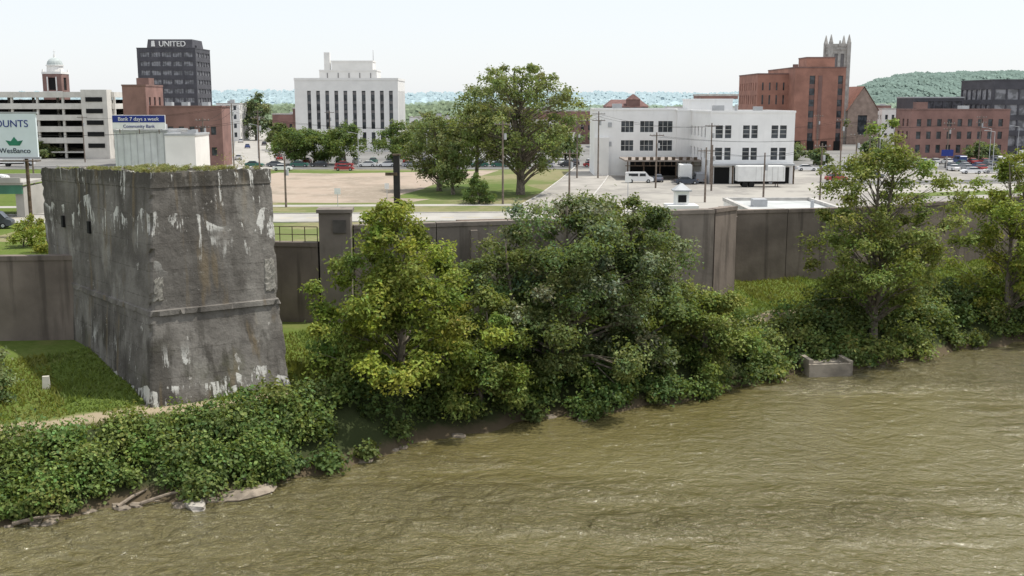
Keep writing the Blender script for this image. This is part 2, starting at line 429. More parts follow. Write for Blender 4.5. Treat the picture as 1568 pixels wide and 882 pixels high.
def assemble(name,leafV,leafC,wood,leafm=LEAF):
    V=[];F=[];k=0
    for v_,f_ in wood:
        V+=v_; F+=[tuple(k+i for i in f) for f in f_]; k+=len(v_)
    nw=len(V); nf=len(F)
    VV=np.concatenate([np.array(V,float).reshape(-1,3),leafV]); 
    LF=(np.arange(len(leafV)).reshape(-1,4)+nw)
    FF=np.concatenate([np.array(F,int).reshape(-1,4),LF])
    cc=np.concatenate([np.full((nw,3),.1),leafC])
    mi=np.concatenate([np.zeros(nf,int),np.ones(len(LF),int)])
    return mk(name,VV,FF,mi,[BARK,leafm],cc)
def tree(name,bx,by,top,prof,ncl,per,size,col,cr=(.9,1.6),trunk=.3,lean=(0,0),var=.25,tint=None,zb=None,leafm=LEAF,flat=.75,forks=1,edge=.5):
    z0=hgt(bx,by) if zb is None else zb; H=top-z0
    ts=[p[0] for p in prof]; rs=[p[1] for p in prof]
    wood=[];clumps=[]
    def ax(t,f=0): return Vector((bx+lean[0]*t+math.sin(t*5+bx)*.25+f*t*1.2,by+lean[1]*t+math.cos(t*4+by)*.25,z0+H*t))
    for f in range(forks):
        ff=(f-(forks-1)/2)*1.3
        T=[i/9*.92 for i in range(10)]
        pts=[ax(t,ff) for t in T]; pts[0].z-=.4
        wood.append(tubeq(pts,[trunk*(1-.88*t)*(1.35 if t==0 else 1) for t in T],8))
    w=np.interp(np.linspace(ts[0],1,60),ts,rs)**1.3+.15; w/=w.sum()
    for i in range(ncl):
        t=float(rng.choice(np.linspace(ts[0],1,60),p=w))+rng.uniform(-.01,.01)
        Rr=np.interp(t,ts,rs); a=rng.uniform(0,2*math.pi); r=Rr*rng.random()**edge
        r*=1+.18*math.sin(3*a+t*9+bx)
        ce=ax(min(t,1)); c=rng.uniform(*cr)*(0.65+.35*min(1,Rr/max(rs)+.2))
        p=Vector((ce.x+math.cos(a)*r,ce.y+math.sin(a)*r,ce.z-c*.3))
        clumps.append((p.x,p.y,p.z,c,c,c*flat))
        if i%2==0 or forks>1:
            tt=max(.05,t-.12-.25*r/max(H,1)); s=ax(tt,(rng.integers(forks)-(forks-1)/2)*1.3)
            mid=s.lerp(p,.5)+Vector((0,0,.08*r))
            rr=trunk*.34*(1-tt*.7)
            wood.append(tubeq([s,mid,p],[rr,rr*.6,rr*.18],5))
            for q in range(2):
                e=p+Vector(rng.normal(0,c*.5,3)); wood.append(tubeq([mid,e],[rr*.4,rr*.12],4))
    lv,lc=clumpleaves(clumps,per,size,col,var,tint=tint,zmin=.15 if zb is None else None)
    return assemble(name,lv,lc,wood,leafm)
# river trees
YG=(.245,.285,.05); DG=(.130,.172,.064); MG=(.165,.212,.055); OL=(.195,.235,.06)
tree('maple_tree',-6.9,65.2,14.3,[(.04,4.2),(.2,5.9),(.4,5.7),(.6,4.5),(.8,3.0),(.93,1.6),(1,.5)],130,430,.27,YG,(.6,1.35),.28,tint=((.17,.23,.05),.3),var=.3)
tree('silver_maple_tree',3.4,71.5,14.1,[(.03,5.2),(.2,6.2),(.45,6.0),(.7,5.2),(.88,3.8),(1,1.6)],125,440,.25,DG,(.75,1.55),.4,tint=((.21,.24,.15),.22),var=.32)
tree('silver_maple_tree',8.3,74.3,13.5,[(.03,5.0),(.2,5.4),(.45,4.9),(.7,4.0),(.88,2.8),(1,1.2)],100,440,.25,DG,(.75,1.5),.4,tint=((.22,.25,.155),.28),var=.32)
tree('silver_maple_tree',-.2,70.2,11.6,[(.05,3.4),(.3,4.2),(.6,3.6),(.85,2.2),(1,.9)],55,400,.25,(.145,.19,.065),(.7,1.3),.25,var=.3)
tree('box_elder_tree',13.6,75.4,7.9,[(.03,4.2),(.25,4.4),(.5,3.6),(.8,2.2),(1,.8)],55,420,.25,MG,(.7,1.2),.25,tint=((.23,.27,.075),.3),var=.3)
tree('box_elder_tree',-1.8,66.6,8.2,[(.03,3.9),(.3,4.1),(.6,3.1),(.85,1.7),(1,.8)],55,400,.25,MG,(.65,1.15),.2,tint=((.21,.26,.07),.3))
tree('sycamore_tree',28.9,84.3,18.9,[(.16,3.2),(.3,5.4),(.5,6.0),(.7,4.9),(.86,3.0),(1,.9)],130,260,.28,OL,(.55,1.25),.26,tint=((.24,.27,.08),.3),forks=2,var=.3)
tree('sycamore_tree',42.8,91.6,16.0,[(.12,3.8),(.3,5.2),(.55,5.8),(.8,3.6),(1,1.2)],100,260,.29,YG,(.65,1.3),.26,forks=2)
tree('sycamore_tree',52.5,98,16.5,[(.1,3.8),(.3,5.2),(.55,5.8),(.8,3.6),(1,1.2)],60,260,.32,OL,(.8,1.5),.26)
tree('willow_tree',-29.4,57.2,7.6,[(.1,1.6),(.4,2.6),(.7,2.3),(1,.8)],34,240,.22,(.18,.22,.10),(.5,.9),.15)
def bank(name,x0,x1,d0,d1,n,rr,per,size,col,tint=None,hm=.55):
    cl=[]
    for i in range(n):
        x=rng.uniform(x0,x1); dd=rng.uniform(d0,d1); y=float(shoreY(x))+dd/.86
        r=rng.uniform(*rr); cl.append((x,y,max(.1,float(hgt(x,y)))+r*hm*rng.uniform(.3,1.2),r,r,r*.8))
    lv,lc=clumpleaves(cl,per,size,col,.3,asp=.75,tint=tint,zmin=.12)
    return assemble(name,lv,lc,[])
bank('riverbank_shrubs',-46,-11.5,.4,4.3,220,(.45,1.4),400,.21,(.140,.205,.058),((.19,.25,.07),.3))
bank('riverbank_shrubs',-17,19,-.3,5.5,185,(.6,1.3),350,.23,(.105,.158,.048),((.16,.215,.065),.3))
bank('riverbank_shrubs',17,75,-.1,5.8,280,(.7,1.5),280,.26,(.13,.18,.055),((.20,.235,.07),.35))
bank('riverbank_shrubs',24,44,2.5,7,36,(1.1,2.0),380,.26,(.10,.145,.05))
bank('riverbank_shrubs',60,110,.4,6,110,(1.2,2.4),220,.35,(.13,.18,.055))
cl=[]
for i in range(110):
    u,w=rng.random(),rng.random()
    A,B,C_,D_=np.array([-20.3,60.7]),np.array([-14.8,65.3]),np.array([-25.6,76.6]),np.array([-31.2,72.6])
    p=(A*(1-u)+B*u)*(1-w)+(D_*(1-u)+C_*u)*w; r=rng.uniform(.12,.36)
    cl.append((p[0],p[1],16.05-.5*w,r,r,r*.55))
cl+= [(-17.3,65.5,16.5,.6,.5,.6),(-16.5,66.2,16.3,.5,.4,.5)]
lv,lc=clumpleaves(cl,60,.18,(.26,.26,.11),.3,asp=.22); assemble('pier_top_weeds',lv,lc,[])
# grass blades
n=120000
gx=rng.uniform(-52,75,n); gd=rng.uniform(5.0,17,n); gy=shoreY(gx)+gd/.86
keep=((gd<5.7)|(gd>7.3)|(rng.random(n)<.08)); gx,gy=gx[keep],gy[keep]; gz=hgt(gx,gy); n=len(gx)
an=rng.uniform(0,2*math.pi,n); hh=rng.uniform(.08,.22,n)*(1+.7*(np.sin(gx*.8)*np.sin(gy*.6)>.5)); ww=rng.uniform(.03,.07,n)
P=np.stack([gx,gy,gz],1); dx=np.stack([np.cos(an),np.sin(an),0*an],1)
ln=np.stack([rng.normal(0,.5,n),rng.normal(0,.5,n),np.ones(n)],1)*hh[:,None]
Vg=np.stack([P-dx*ww[:,None],P+dx*ww[:,None],P+ln+dx*.01,P+ln-dx*.01],1).reshape(-1,3)
gc=np.array([.15,.205,.048])*(1+rng.normal(0,.2,(n,1))); gc[:,0]*=1+.3*(np.sin(gx*.35+gy*.2)>0.2)
mk('grass',Vg,np.arange(4*n).reshape(-1,4),None,[LEAF],np.repeat(np.clip(gc,.02,.3),4,0))
ROCK=mat('river_rock',(.24,.20,.155),.9,.35,1.5,.6)
def rock(x,y,z,sx,sy,sz,m=ROCK,name='river_rock'):
    import bmesh
    bm=bmesh.new(); bmesh.ops.create_icosphere(bm,subdivisions=2,radius=1)
    s=R.random()*50
    for v_ in bm.verts:
        k=1+.45*mnoise.noise(v_.co*1.3+Vector((s,s,s))); v_.co*=k; v_.co.z=max(-.5,min(.6,v_.co.z))
        v_.co=Vector((v_.co.x*sx,v_.co.y*sy,v_.co.z*sz))
    me=bpy.data.meshes.new(name); bm.to_mesh(me); bm.free(); me.materials.append(m)
    o=bpy.data.objects.new(name,me); COL.objects.link(o); o.location=(x,y,z); o.rotation_euler=(0,0,R.random()*6)
for i in range(34):
    x=R.uniform(-28,40) if i>18 else R.uniform(-24,-6); y=float(shoreY(x))+R.uniform(-.3,.4); s=R.uniform(.12,.38)
    rock(x,y,.02,s*1.5,s,s*.6)
rock(-13.6,float(shoreY(-13.6))-.3,.08,1.5,.8,.34); rock(-15.9,float(shoreY(-15.9))-.2,.05,.9,.5,.35,mat('pale_rock',(.36,.33,.29),.9,.2,2,.5))
WOOD=mat('driftwood',(.22,.18,.14),.9,.3,4,.4)
for (x,ln_,a) in ((-18.6,2.6,.5),(-19.6,1.8,1.0),(-23.8,2.2,.1)):
    y=float(shoreY(x)); v_,f_=tubeq([(x,y-.3,.15),(x+ln_*.5*math.cos(a),y-.3+ln_*.5*math.sin(a),.4),(x+ln_*math.cos(a),y-.3+ln_*math.sin(a),.5)],[.11,.08,.04],7)
    mk('driftwood_log',v_,f_,None,[WOOD])
mb=MB(); CR=mat('outfall_concrete',(.27,.235,.19),.9,.3,1,.4)
mb.box(23.4,77.5,-.4,3.2,.3,1.35,CR,.12); mb.box(21.9,78.4,-.4,.35,2.0,1.65,CR,.12); mb.box(24.9,78.7,-.4,.35,2.0,1.5,CR,.12); mb.box(23.4,79.2,.2,3.4,1.4,.6,CR,.12)
mb.obj('concrete_outfall')
mb=MB(); mb.box(-27.0,60.8,float(hgt(-27,60.8))-.1,.45,.3,.85,mat('marker_stone',(.55,.52,.45),.8),.3,.8,.8); mb.obj('marker_post')
# ------------------------------------------------------------------ roads & lots
ASPH=mat('asphalt',(.14,.137,.132),.95,.2,.3); CONC=mat('road_concrete',(.37,.352,.32),.9,.12,.3)
def patchy(name,c1,c2,c3,s1=.07,s2=.8):
    m,nt,b=newmat(name); v=coords(nt); a_=noise(nt,s1,6,v,.65); f=noise(nt,s2,5,v,.7)
    c=rgb(nt,smooth(nt,a_,.44,.56),c1,c2); c=rgb(nt,math_(nt,'MULTIPLY',smooth(nt,f,.5,.66),.6),c,c3)
    L(nt,c,b.inputs['Base Color']); b.inputs['Roughness'].default_value=1; b.inputs['Specular IOR Level'].default_value=.1; return m
LOT=patchy('lot_concrete',(.37,.35,.315),(.27,.255,.235),(.40,.38,.34),.06,.5)
DIRT=patchy('bare_dirt',(.37,.30,.24),(.28,.235,.185),(.42,.36,.30))
GRS=patchy('field_grass',(.14,.165,.06),(.23,.21,.115),(.115,.15,.045))
WHITE=mat('white_paint',(.80,.80,.78),.6,.06,1); YEL=mat('yellow_paint',(.6,.45,.08),.7,.1,1)
def sheet(name,pts,m,z):
    mb=MB(); mb.poly([(p[0],p[1],z) for p in pts],m); return mb.obj(name)
def strip(name,pts,w,m,z,kerb=False):
    mb=MB(); Pl=[];Pr=[]
    for i,p in enumerate(pts):
        a=pts[max(0,i-1)]; b_=pts[min(len(pts)-1,i+1)]; dx,dy=b_[0]-a[0],b_[1]-a[1]; l=math.hypot(dx,dy)
        Pl.append((p[0]-dy/l*w/2,p[1]+dx/l*w/2)); Pr.append((p[0]+dy/l*w/2,p[1]-dx/l*w/2))
    for i in range(len(pts)-1):
        mb.poly([(*Pr[i],z),(*Pr[i+1],z),(*Pl[i+1],z),(*Pl[i],z)],m)
        if kerb:
            for Q in (Pl,Pr): mb.bar(Q[i],Q[i+1],.25,z-.05,z+.13,COPE)
    return mb.obj(name)
Z=4.5
sheet('city_pavement',[(-700,252),(700,252),(700,900),(-700,900)],mat('city_asphalt',(.20,.195,.185),.95,.25,.05),Z+.004)
sheet('field',[(-60,120),(14,120),(14,252),(-60,252)],GRS,Z+.004)
sheet('dirt_lot',[(-56,171),(-42,168),(-28,167),(-16,168),(-13,174),(-12,182),(-16,196),(-14,210),(-7,226),(-3,247),(-30,249.5),(-50,248),(-55,220),(-52,196)],DIRT,Z+.008)
sheet('concrete_lot',[(6,112),(200,140),(200,252),(22,252),(12,180)],LOT,Z+.008)
LAWN=patchy('lawn',(.10,.145,.038),(.13,.17,.048),(.17,.175,.07))
for pts in ([(-54,240),(-40,236),(-22,241),(-8,245),(-9,248),(-30,247),(-54,248)],[(-20,176),(-8,172),(2,176),(6,190),(2,205),(-8,207),(-15,198)],[(60,176),(80,182),(100,190),(98,194),(76,188),(60,182)]):
    sheet('grass_patch',pts,LAWN,Z+.012)
strip('road',[(-200,120),(-80,143),(-30,145),(0,147),(60,150),(180,170)],11,CONC,Z+.016,True)
strip('sidewalk',[(-80,160),(-30,162.5),(0,164),(14,166)],3,CONC,Z+.014)
strip('road',[(4,153),(9,180),(14,215),(20,262)],9,mat('road_worn',(.33,.31,.28),.95,.2,.2),Z+.020,True)
strip('road',[(-120,256),(20,256),(130,256),(260,262)],11,ASPH,Z+.024,True)
strip('road',[(60,206),(110,214),(200,226)],9,ASPH,Z+.016,True)
strip('road',[(-58,250),(-100,420),(-240,1010),(-360,1500)],13,CONC,Z+.030)
strip('road',[(-62,150),(-60,256)],9,CONC,Z+.026)
mb=MB()
for i in range(40):
    x=-70+i*3.6; mb.box(x,145+(.04*(x+30) if x>-30 else 0),Z+.018,1.8,.14,.004,YEL)
for i in range(16): mb.box(100+i*3.1+1.5,252,Z+.03,.12,5,.004,WHITE); mb.box(100+i*3.1+1.5,262,Z+.03,.12,5,.004,WHITE)
mb.obj('road_markings')
# ------------------------------------------------------------------ buildings (far wall colours lightened slightly to stand in for haze)
G1=glassmat('window_glass',(.04,.045,.05)); G2=glassmat('bronze_glass',(.045,.045,.052),.3,.25)
WP=mat('white_wall',(.84,.835,.82),.8,.04,.3,streak=.10); WP2=mat('offwhite_stone',(.80,.785,.755),.8,.05,.3)
BR=brickmat('red_brick',(.38,.19,.14)); BR2=brickmat('brown_brick',(.29,.165,.14)); BR3=brickmat('dark_brick',(.235,.14,.12))
GREY=mat('grey_metal',(.43,.44,.45),.6,.1,1); DK=mat('dark_cladding',(.085,.083,.094),.6,.15,.3,spec=.2); FR=mat('window_frame',(.5,.5,.48),.6,.1,1)
SPD=mat('spandrel',(.2,.19,.19),.6,.1,1)
mb=MB(); zt=42.6
rows=[(Z+2+i*3.9+1.3,Z+2+i*3.9+3.3) for i in range(9)]
GL=glassmat('office_window',(.14,.14,.15),.3,.4)
building(mb,rect(-163,480,-137.5,503),Z,zt,DK,GL,{0:(reps(1,24.5,5,.84),rows),1:(reps(1,22,5,.86),rows)},DK,mull=(DK,3,0))
mb.box(-149.5,491.5,zt+.3,20,17,3.8,DK,0,.96,.9)
for x in (-158.5,-140.5): mb.box(x,490,zt+.3,3,5,1.4,DK)
o=mb.obj('office_tower'); text('UNITED',-148.2,482.5,zt+1.0,3.3,WHITE,'rooftop_lettering',o,.15)
mb=MB(); mb.box(-156.6,482.6,zt+1.0,1.6,.3,2.4,WHITE,0,.7,1); mb.obj('logo_shield',o)
mb=MB(); x,y=-186.5,450
building(mb,rect(-190.3,446,-182.7,454),Z,31,BR3,DARK,{0:([(2.4,5.2)],[(24.5,29.5)]),1:([(2.4,5.2)],[(24.5,29.5)])},WP2,ch=.8)
mb.box(x,445.9,23.6,8,.3,.4,WP2)
for sx_ in (-1.8,1.8): mb.box(x+sx_,445.9,24.2,.45,.3,5.6,WP2)
for sx_ in (-3.6,3.6):
    for sy_ in (-3.6,3.6): mb.box(x+sx_,y+sy_,31,1,1,1.8,WP2,0,.4,.4)
mb.tube((x,y,31.5),(x,y,34.2),3.3,3.1,WP2,16); mb.tube((x,y,34.2),(x,y,34.6),3.5,3.5,WP2,16)
mb.dome(x,y,34.6,3.1,3.0,mat('dome_copper',(.42,.46,.45),.6,.1,1)); mb.tube((x,y,37.5),(x,y,38.8),.5,.4,WP2,8); mb.tube((x,y,38.8),(x,y,41),.12,.05,WP2,6); mb.box(x,y,39.8,1.1,.15,.15,WP2)
building(mb,rect(-205,456,-172,475),Z,20,BR3,G1,{0:(reps(1,32,9,.5),[(8,11),(13,16)])})
mb.obj('courthouse_tower')
mb=MB(); GC=mat('garage_concrete',(.64,.61,.555),.85,.08,.4,streak=.15); GI=mat('garage_interior',(.07,.068,.065),.9)
x0,x1,y0,y1=-165,-109,300,330
for i in range(6):
    z=Z+1.5+i*3.1
    mb.box((x0+x1)/2,(y0+y1)/2,z,x1-x0,y1-y0,.35,GC)
    if i>0:
        mb.bar((x0,y0-.1),(x1,y0-.1),.25,z+.02-.5,z+1.05,GC); mb.bar((x1+.1,y0),(x1+.1,y1),.25,z-.45,z+1.0,GC)
for k in range(9):
    x=x0+(x1-x0)*k/8; mb.box(x,y0+.5,Z,.6,.6,17,GC); mb.box(x,y0+14,Z,.6,.6,17,GC)
mb.bar((x0,y1-1),(x1,y1-1),.5,Z,Z+16,GI)
mb.box(-113,298.5,Z,7,4,18.6,GC); 
for i in range(5): mb.box(-113,296.4,Z+3+i*3.1,4.5,.12,1.2,DARK)
mb.obj('parking_garage')
mb=MB(); building(mb,rect(-93,262,-87.4,275),Z,23.6,BR2,G1,{1:(reps(1,12,3,.4),[(9,11),(14,16),(19,21)])},BR3)
mb.box(-90,270,23.6,3,4,2,BR3)
building(mb,rect(-87.39,264,-70.0,272),Z,18.6,BR2,G1,{0:(reps(1,16.5,6,.5),[(7,9),(12,14)])},BR3)
for x in (-84,-80,-75): mb.box(x,269,18.6,1.6,2,1.2,GREY)
mb.obj('brick_store_building')
SH=mat('shop_panel',(.60,.615,.62),.7,.08,.5,streak=.2)
mb=MB(); building(mb,rect(-71.5,196,-61.8,208),Z,14.6,SH,G1,{0:([(.8,2.2),(6,8.5)],[(5,7.5)])},GREY)
building(mb,rect(-61.79,194,-56.4,203),Z,14.0,WP2,G1,{0:(reps(.4,5,2,.5),[(5,7.6)])},GREY)
mb.box(-66,203,14.6,3,3,1.2,GREY); mb.box(-58.5,200,14.0,1.6,1.4,.9,GREY)
for x in np.arange(-71,-62,1.2): mb.box(x,195.9,Z,.06,.06,10,GREY)
shop=mb.obj('shop_building')
mb=MB(); BLUE=mat('sign_blue',(.02,.04,.22),.5,.05,1)
mb.box(-66.4,194.6,15.1,9.4,.25,2.5,WHITE); mb.box(-66.4,194.44,16.3,9.3,.06,1.2,BLUE)
for x in (-70,-66.5,-63): mb.tube((x,194.9,14.3),(x,194.9,15.4),.08,.08,STEEL,6); mb.tube((x,196.4,14.9),(x,194.9,17),.06,.06,STEEL,6)
o=mb.obj('billboard'); text('Bank 7 days a week',-66.4,194.36,16.6,.92,WHITE,'lettering',o,.02); text('Community Bank',-66.4,194.42,15.35,.8,BLUE,'lettering_lower',o,.02)
mb=MB(); mb.box(-59.7,125,13.7,10.6,.3,4.9,mat('sign_face',(.74,.80,.84),.5,.03,1)); mb.box(-59.7,125.02,13.5,11,.36,.2,GREY); mb.box(-59.7,125.02,18.6,11,.36,.2,GREY)
mb.tube((-56,125.4,3.8),(-56,125.4,13.6),.22,.2,STEEL,10); mb.tube((-63,125.4,3.8),(-63,125.4,13.6),.22,.2,STEEL,10); mb.box(-59.7,124.6,13.2,11,1,.12,STEEL)
o=mb.obj('billboard')
text('FREE ACCOUNTS',-59.75,124.82,17.1,1.15,BLUE,'lettering',o,.02); text('WesBanco',-57.0,124.82,14.15,.82,mat('sign_dark',(.02,.03,.06),.5),'lettering_lower',o,.02)
mb=MB(); mb.poly([(-57.6,124.82,15.0),(-56.4,124.82,15.0),(-56.0,124.82,15.6),(-56.6,124.82,15.5),(-57,124.82,16),(-57.4,124.82,15.5),(-58,124.82,15.6)],mat('sign_green',(.03,.2,.12),.5)); mb.obj('logo',o)
# bank building
mb=MB(); zt=26.4
colsb=reps(3.0,31.2,10,.42)
building(mb,rect(-67.3,340,-35.3,362),Z,zt,WP2,G1,{0:(colsb,[(Z+2,10.5),(11.5,23.2)]),1:(reps(1,21,6,.42),[(11.5,23.2)]),3:(reps(1,21,6,.42),[(11.5,23.2)])},WP2,depth=.6,ch=.7)
for a,b_ in colsb:
    for z in (13.6,16.4,19.2,22.0): mb.box(-67.3+(a+b_)/2,340.52,z,b_-a,.12,.8,SPD)
building(mb,rect(-60.5,346,-42.5,357),zt,29.4,WP2,G1,{},WP2)
building(mb,rect(-57,348,-44,356),29.7,32.3,WP2,G1,{},WP2); mb.box(-58.4,349,29.5,1.8,1.8,5.7,WP2)
for k in range(5): mb.box(-58+k*3.4,345.9,27.0,.25,.12,1.8,SPD)
mb.tube((-44,350,32),(-44,350,36),.08,.04,STEEL,5)
mb.obj('bank_building')
# white warehouse
mb=MB()
building(mb,rect(17.4,230,34.6,244),Z,18.2,WP,G1,{0:([(5.6,8.2),(9.6,12.4),(13.4,16.4)],[(9.7,11.9),(13.6,15.9)])},WP,mull=(FR,2,1))
mb.box(23,240,18.3,2,2,1.2,GREY); mb.box(18.9,229.6,Z,3.0,.8,8.0,WP2)
building(mb,rect(37.6,207,53.6,231),Z,17.9,WP,G1,{0:([(1.0,2.4),(2.8,4.0),(6.2,7.5),(7.8,9.0),(11.6,12.9),(13.2,14.5)],[(9.0,11.3),(13.1,15.5)]),3:([(2,3.4),(6,7.4),(10,11.4),(14,15.4),(18,19.4)],[(9.0,10.8),(13.1,15.0)])},WP,mull=(FR,0,2))
building(mb,rect(34.61,229,37.59,244),Z,18.0,WP,G1,{},WP)
building(mb,rect(38,236,47.5,244),17,20.2,WP,G1,{},WP); building(mb,rect(41,238,49,248),20.5,21.2,BR2,G1,{})
mb.tube((44,215,17.9),(44,215,19.4),.3,.3,GREY,8); mb.box(48,214,17.9,1.6,1.6,1.1,GREY); mb.box(41,218,17.9,2.2,1.4,1.3,GREY)
for (cx,cz) in ((20.6,14.6),(20.6,10.6)): mb.box(cx,229.93,cz,.8,.1,1.0,GREY)
mb.box(45.6,206.2,8.0,15.9,1.5,.35,GREY)
for k in range(4): mb.box(40+k*3.8,206.93,Z,2.9,.1,3.1,DARK)
for k in range(5): mb.box(38+k*3.85,205.7,Z,.25,.25,3.5,STEEL)
mb.box(31,222,8.2,17,13,.3,mat('canopy_roof',(.28,.24,.21),.8,.2,.5)); 
for k in range(6):
    x=23+k*3.2; mb.box(x,215.8,Z,.22,.22,3.7,STEEL)
for k in range(12): mb.box(23+k*1.45,215.7,7.4,.12,.1,.8,STEEL); 
mb.bar((22.5,215.6),(39.4,215.6),.1,7.3,7.45,STEEL)
for k in range(12): mb.bar((23+k*1.45,215.62),(23.7+k*1.45,215.64),.06,8.5,9.1,STEEL)
mb.box(31,229.8,Z,12,.3,3.2,DARK)
mb.obj('white_warehouse')
mb=MB()
building(mb,rect(79.5,356,89.5,385),Z,28.6,BR,G1,{0:(reps(.6,9.6,4,.24),[(9,12),(14,17),(19,22),(23.5,26)]),3:(reps(1,28,8,.3),[(9,12),(14,17),(19,22),(23.5,26)])},BR3)
building(mb,rect(89.51,348,105.5,385),Z,30.4,BR,G1,{0:([(4.6,6.4),(13.6,15.2)],[(6,28)])},BR3,depth=.5)
mb.box(97.5,347.9,8,1.2,.2,20,BR3)
building(mb,rect(94,352,103,362),30.6,33.6,BR,G1,{},BR3); mb.box(91,354,30.5,1.4,1.4,1.2,BR3)
for k in range(4): mb.box(91.0+k*4.2,347.7,Z,2,.3,3,DARK)
for x_ in (95.01,103.9):
    for z in (10,13.5,17,20.5,24): mb.box(x_,348.42,z,1.8 if x_<100 else 1.6,.12,1.4,BR3)
mb.obj('brick_apartment_building')
ST=mat('grey_stone',(.42,.40,.37),.9,.2,.8); ST2=mat('brown_stone',(.36,.28,.235),.9,.2,.6)
mb=MB(); building(mb,rect(115.3,400,121.8,406.5),Z,39.5,ST,SPD,{0:([(1.4,2.7),(3.7,5.0)],[(32,37)]),1:([(1.4,2.7),(3.7,5.0)],[(32,37)]),3:([(1.4,2.7),(3.7,5.0)],[(32,37)])},ST,ch=1.0)
for x in (115.3,121.8):
    for y in (400,406.5): mb.box(x,y,Z,1.3,1.3,36.5,ST); mb.box(x,y,41,1.2,1.2,2.8,ST,0,.15,.15)
mb.box(118.55,400,39.5,1,.8,2.2,ST,0,.3,.6)
for z in (18,25,30.6,38.4): mb.box(118.55,403.25,z,7.0,7.0,.3,ST)
mb.facade((122,398),(133,398),Z,17,[(3.8,7.2)],[(8,15)],ST2,G1)
mb.poly([(122,398,17),(133,398,17),(127.5,398,25)],ST2)
RT=mat('red_tile',(.32,.15,.11),.8,.15,1)
mb.poly([(121.6,397.6,16.6),(127.5,397.6,25.4),(127.5,425,25.4),(121.6,425,16.6)],RT); mb.poly([(133.4,425,16.6),(127.5,425,25.4),(127.5,397.6,25.4),(133.4,397.6,16.6)],RT)
mb.facade((133,398),(133,425),Z,17,reps(1,26,5,.4),[(8,14)],ST2,G1)
mb.obj('stone_church')
mb=MB(); building(mb,rect(109.5,300,136.5,312),Z,17.6,BR2,G1,{0:(reps(.8,26,9,.45),[(6,8.2),(9.8,11.8),(13.2,15.2)]),3:(reps(1,11,3,.4),[(9.8,11.8),(13.2,15.2)])},BR3)
mb.box(114,306,17.6,3,3,2.2,BR3); mb.box(126,306,17.6,2,3,1.2,GREY); mb.obj('brick_commercial_building')
mb=MB(); building(mb,rect(121,330,136,345),Z,21.0,DK,G2,{0:(reps(.5,14.5,5,.88),[(7,10),(12,15),(17,20)])},GREY)
building(mb,rect(141,322,175,345),Z,26.0,DK,GL,{0:(reps(.5,33.5,9,.88),[(7,10),(11.5,14.5),(16,19),(20.5,23.5)]),3:(reps(.5,22,6,.88),[(7,10),(11.5,14.5),(16,19),(20.5,23.5)])},DK); mb.obj('dark_office_building')
mb=MB(); building(mb,rect(143,262,158,275),Z,8.5,WP,G1,{0:(reps(.5,14,5,.6),[(5.2,7.2)])},GREY); mb.obj('low_shop')
bgspec=[(-100,520,16,15,BR3),(-78,540,14,14,BR2),(-116,430,9,19,WP2),(-92,420,14,15,BR2),(-77,400,7,15.5,BR2),(-74.5,372,5,17.5,BR3),
 (-24,390,18,12,BR2),(-4,420,22,12.5,WP2),(24,400,22,13,BR3),(52,430,18,16,BR2),(48,360,18,12,WP2),(66,300,9,9,WP2),(62,420,16,15,WP2),
 (-215,420,20,17,WP2),(-240,520,30,20,BR2),(110,460,26,16,BR2),(142,420,26,17,WP2),(-45,480,24,13,WP2),(10,560,36,15,BR2),(80,560,40,17,WP2),(-18,640,40,16,BR3),(-200,350,24,13,BR3),(150,520,30,18,BR2),(-160,262,18,9,WP2),(-135,258,10,8,SH)]
for (x,y,w,h_,m) in bgspec:
    mb=MB(); nf=max(1,int((h_-Z)//3.6)); rows=[(Z+1+i*3.5+.6,Z+1+i*3.5+2.4) for i in range(nf) if Z+1+i*3.5+2.4<h_-.4]
    building(mb,rect(x,y,x+w,y+14),Z,h_,m,G1,{0:(reps(.5,w-.5,max(3,int(w/2.6)),.42),rows),1:(reps(.5,13.5,5,.42),rows),3:(reps(.5,13.5,5,.42),rows)})
    for k in range(2): mb.box(x+R.uniform(2,w-2),y+R.uniform(4,11),h_,R.uniform(1,2.5),R.uniform(1,2.5),R.uniform(.8,1.8),GREY)
    mb.obj('commercial_building')
mb=MB(); mb.facade((32,370),(46,370),Z,18.4,reps(.5,13.5,5,.4),[(13,15),(16.2,18)],BR3,G1); mb.facade((46,370),(46,384),Z,18.4,[],[],BR3,G1); mb.facade((32,384),(32,370),Z,18.4,[],[],BR3,G1)
MT=mat('dark_tile',(.17,.095,.085),.8,.2,1)
mb.poly([(31.6,369.6,18.2),(46.4,369.6,18.2),(44,377,20.6),(34,377,20.6)],MT); mb.poly([(46.4,369.6,18.2),(46.4,384.4,18.2),(44,377,20.6)],MT); mb.poly([(31.6,384.4,18.2),(31.6,369.6,18.2),(34,377,20.6)],MT); mb.poly([(46.4,384.4,18.2),(31.6,384.4,18.2),(34,377,20.6),(44,377,20.6)],MT)
mb.box(41,371.5,18.4,4.5,2.5,2.2,BR3); mb.box(41,371.5,20.6,4.9,2.9,1.8,MT,0,.1,.1)
mb.obj('brick_house')
mb=MB(); PS=mat('pump_roof',(.46,.47,.46),.9,.15,.4); building(mb,rect(24.5,108,34.5,125),Z,8.7,WP2,G1,{0:(reps(.5,9.5,3,.4),[(5.5,7.5)])},COPE,PS)
mb.box(27,118,8.7,1.5,1.5,.8,GREY); mb.tube((32,115,8.7),(32,115,9.6),.2,.2,GREY,8); mb.obj('pump_station')
mb=MB(); mb.box(18.8,120,Z,3.4,3.4,4.2,WP2); mb.box(18.8,120,8.7,1.5,1.5,1.5,WHITE); mb.box(18.8,120,10.2,2.0,2.0,.15,GREY); mb.box(18.8,120,10.35,1.9,1.9,.7,GREY,0,.1,.1)
mb.box(18.8,119.22,9.0,.9,.06,.8,DARK); mb.obj('vent_kiosk')
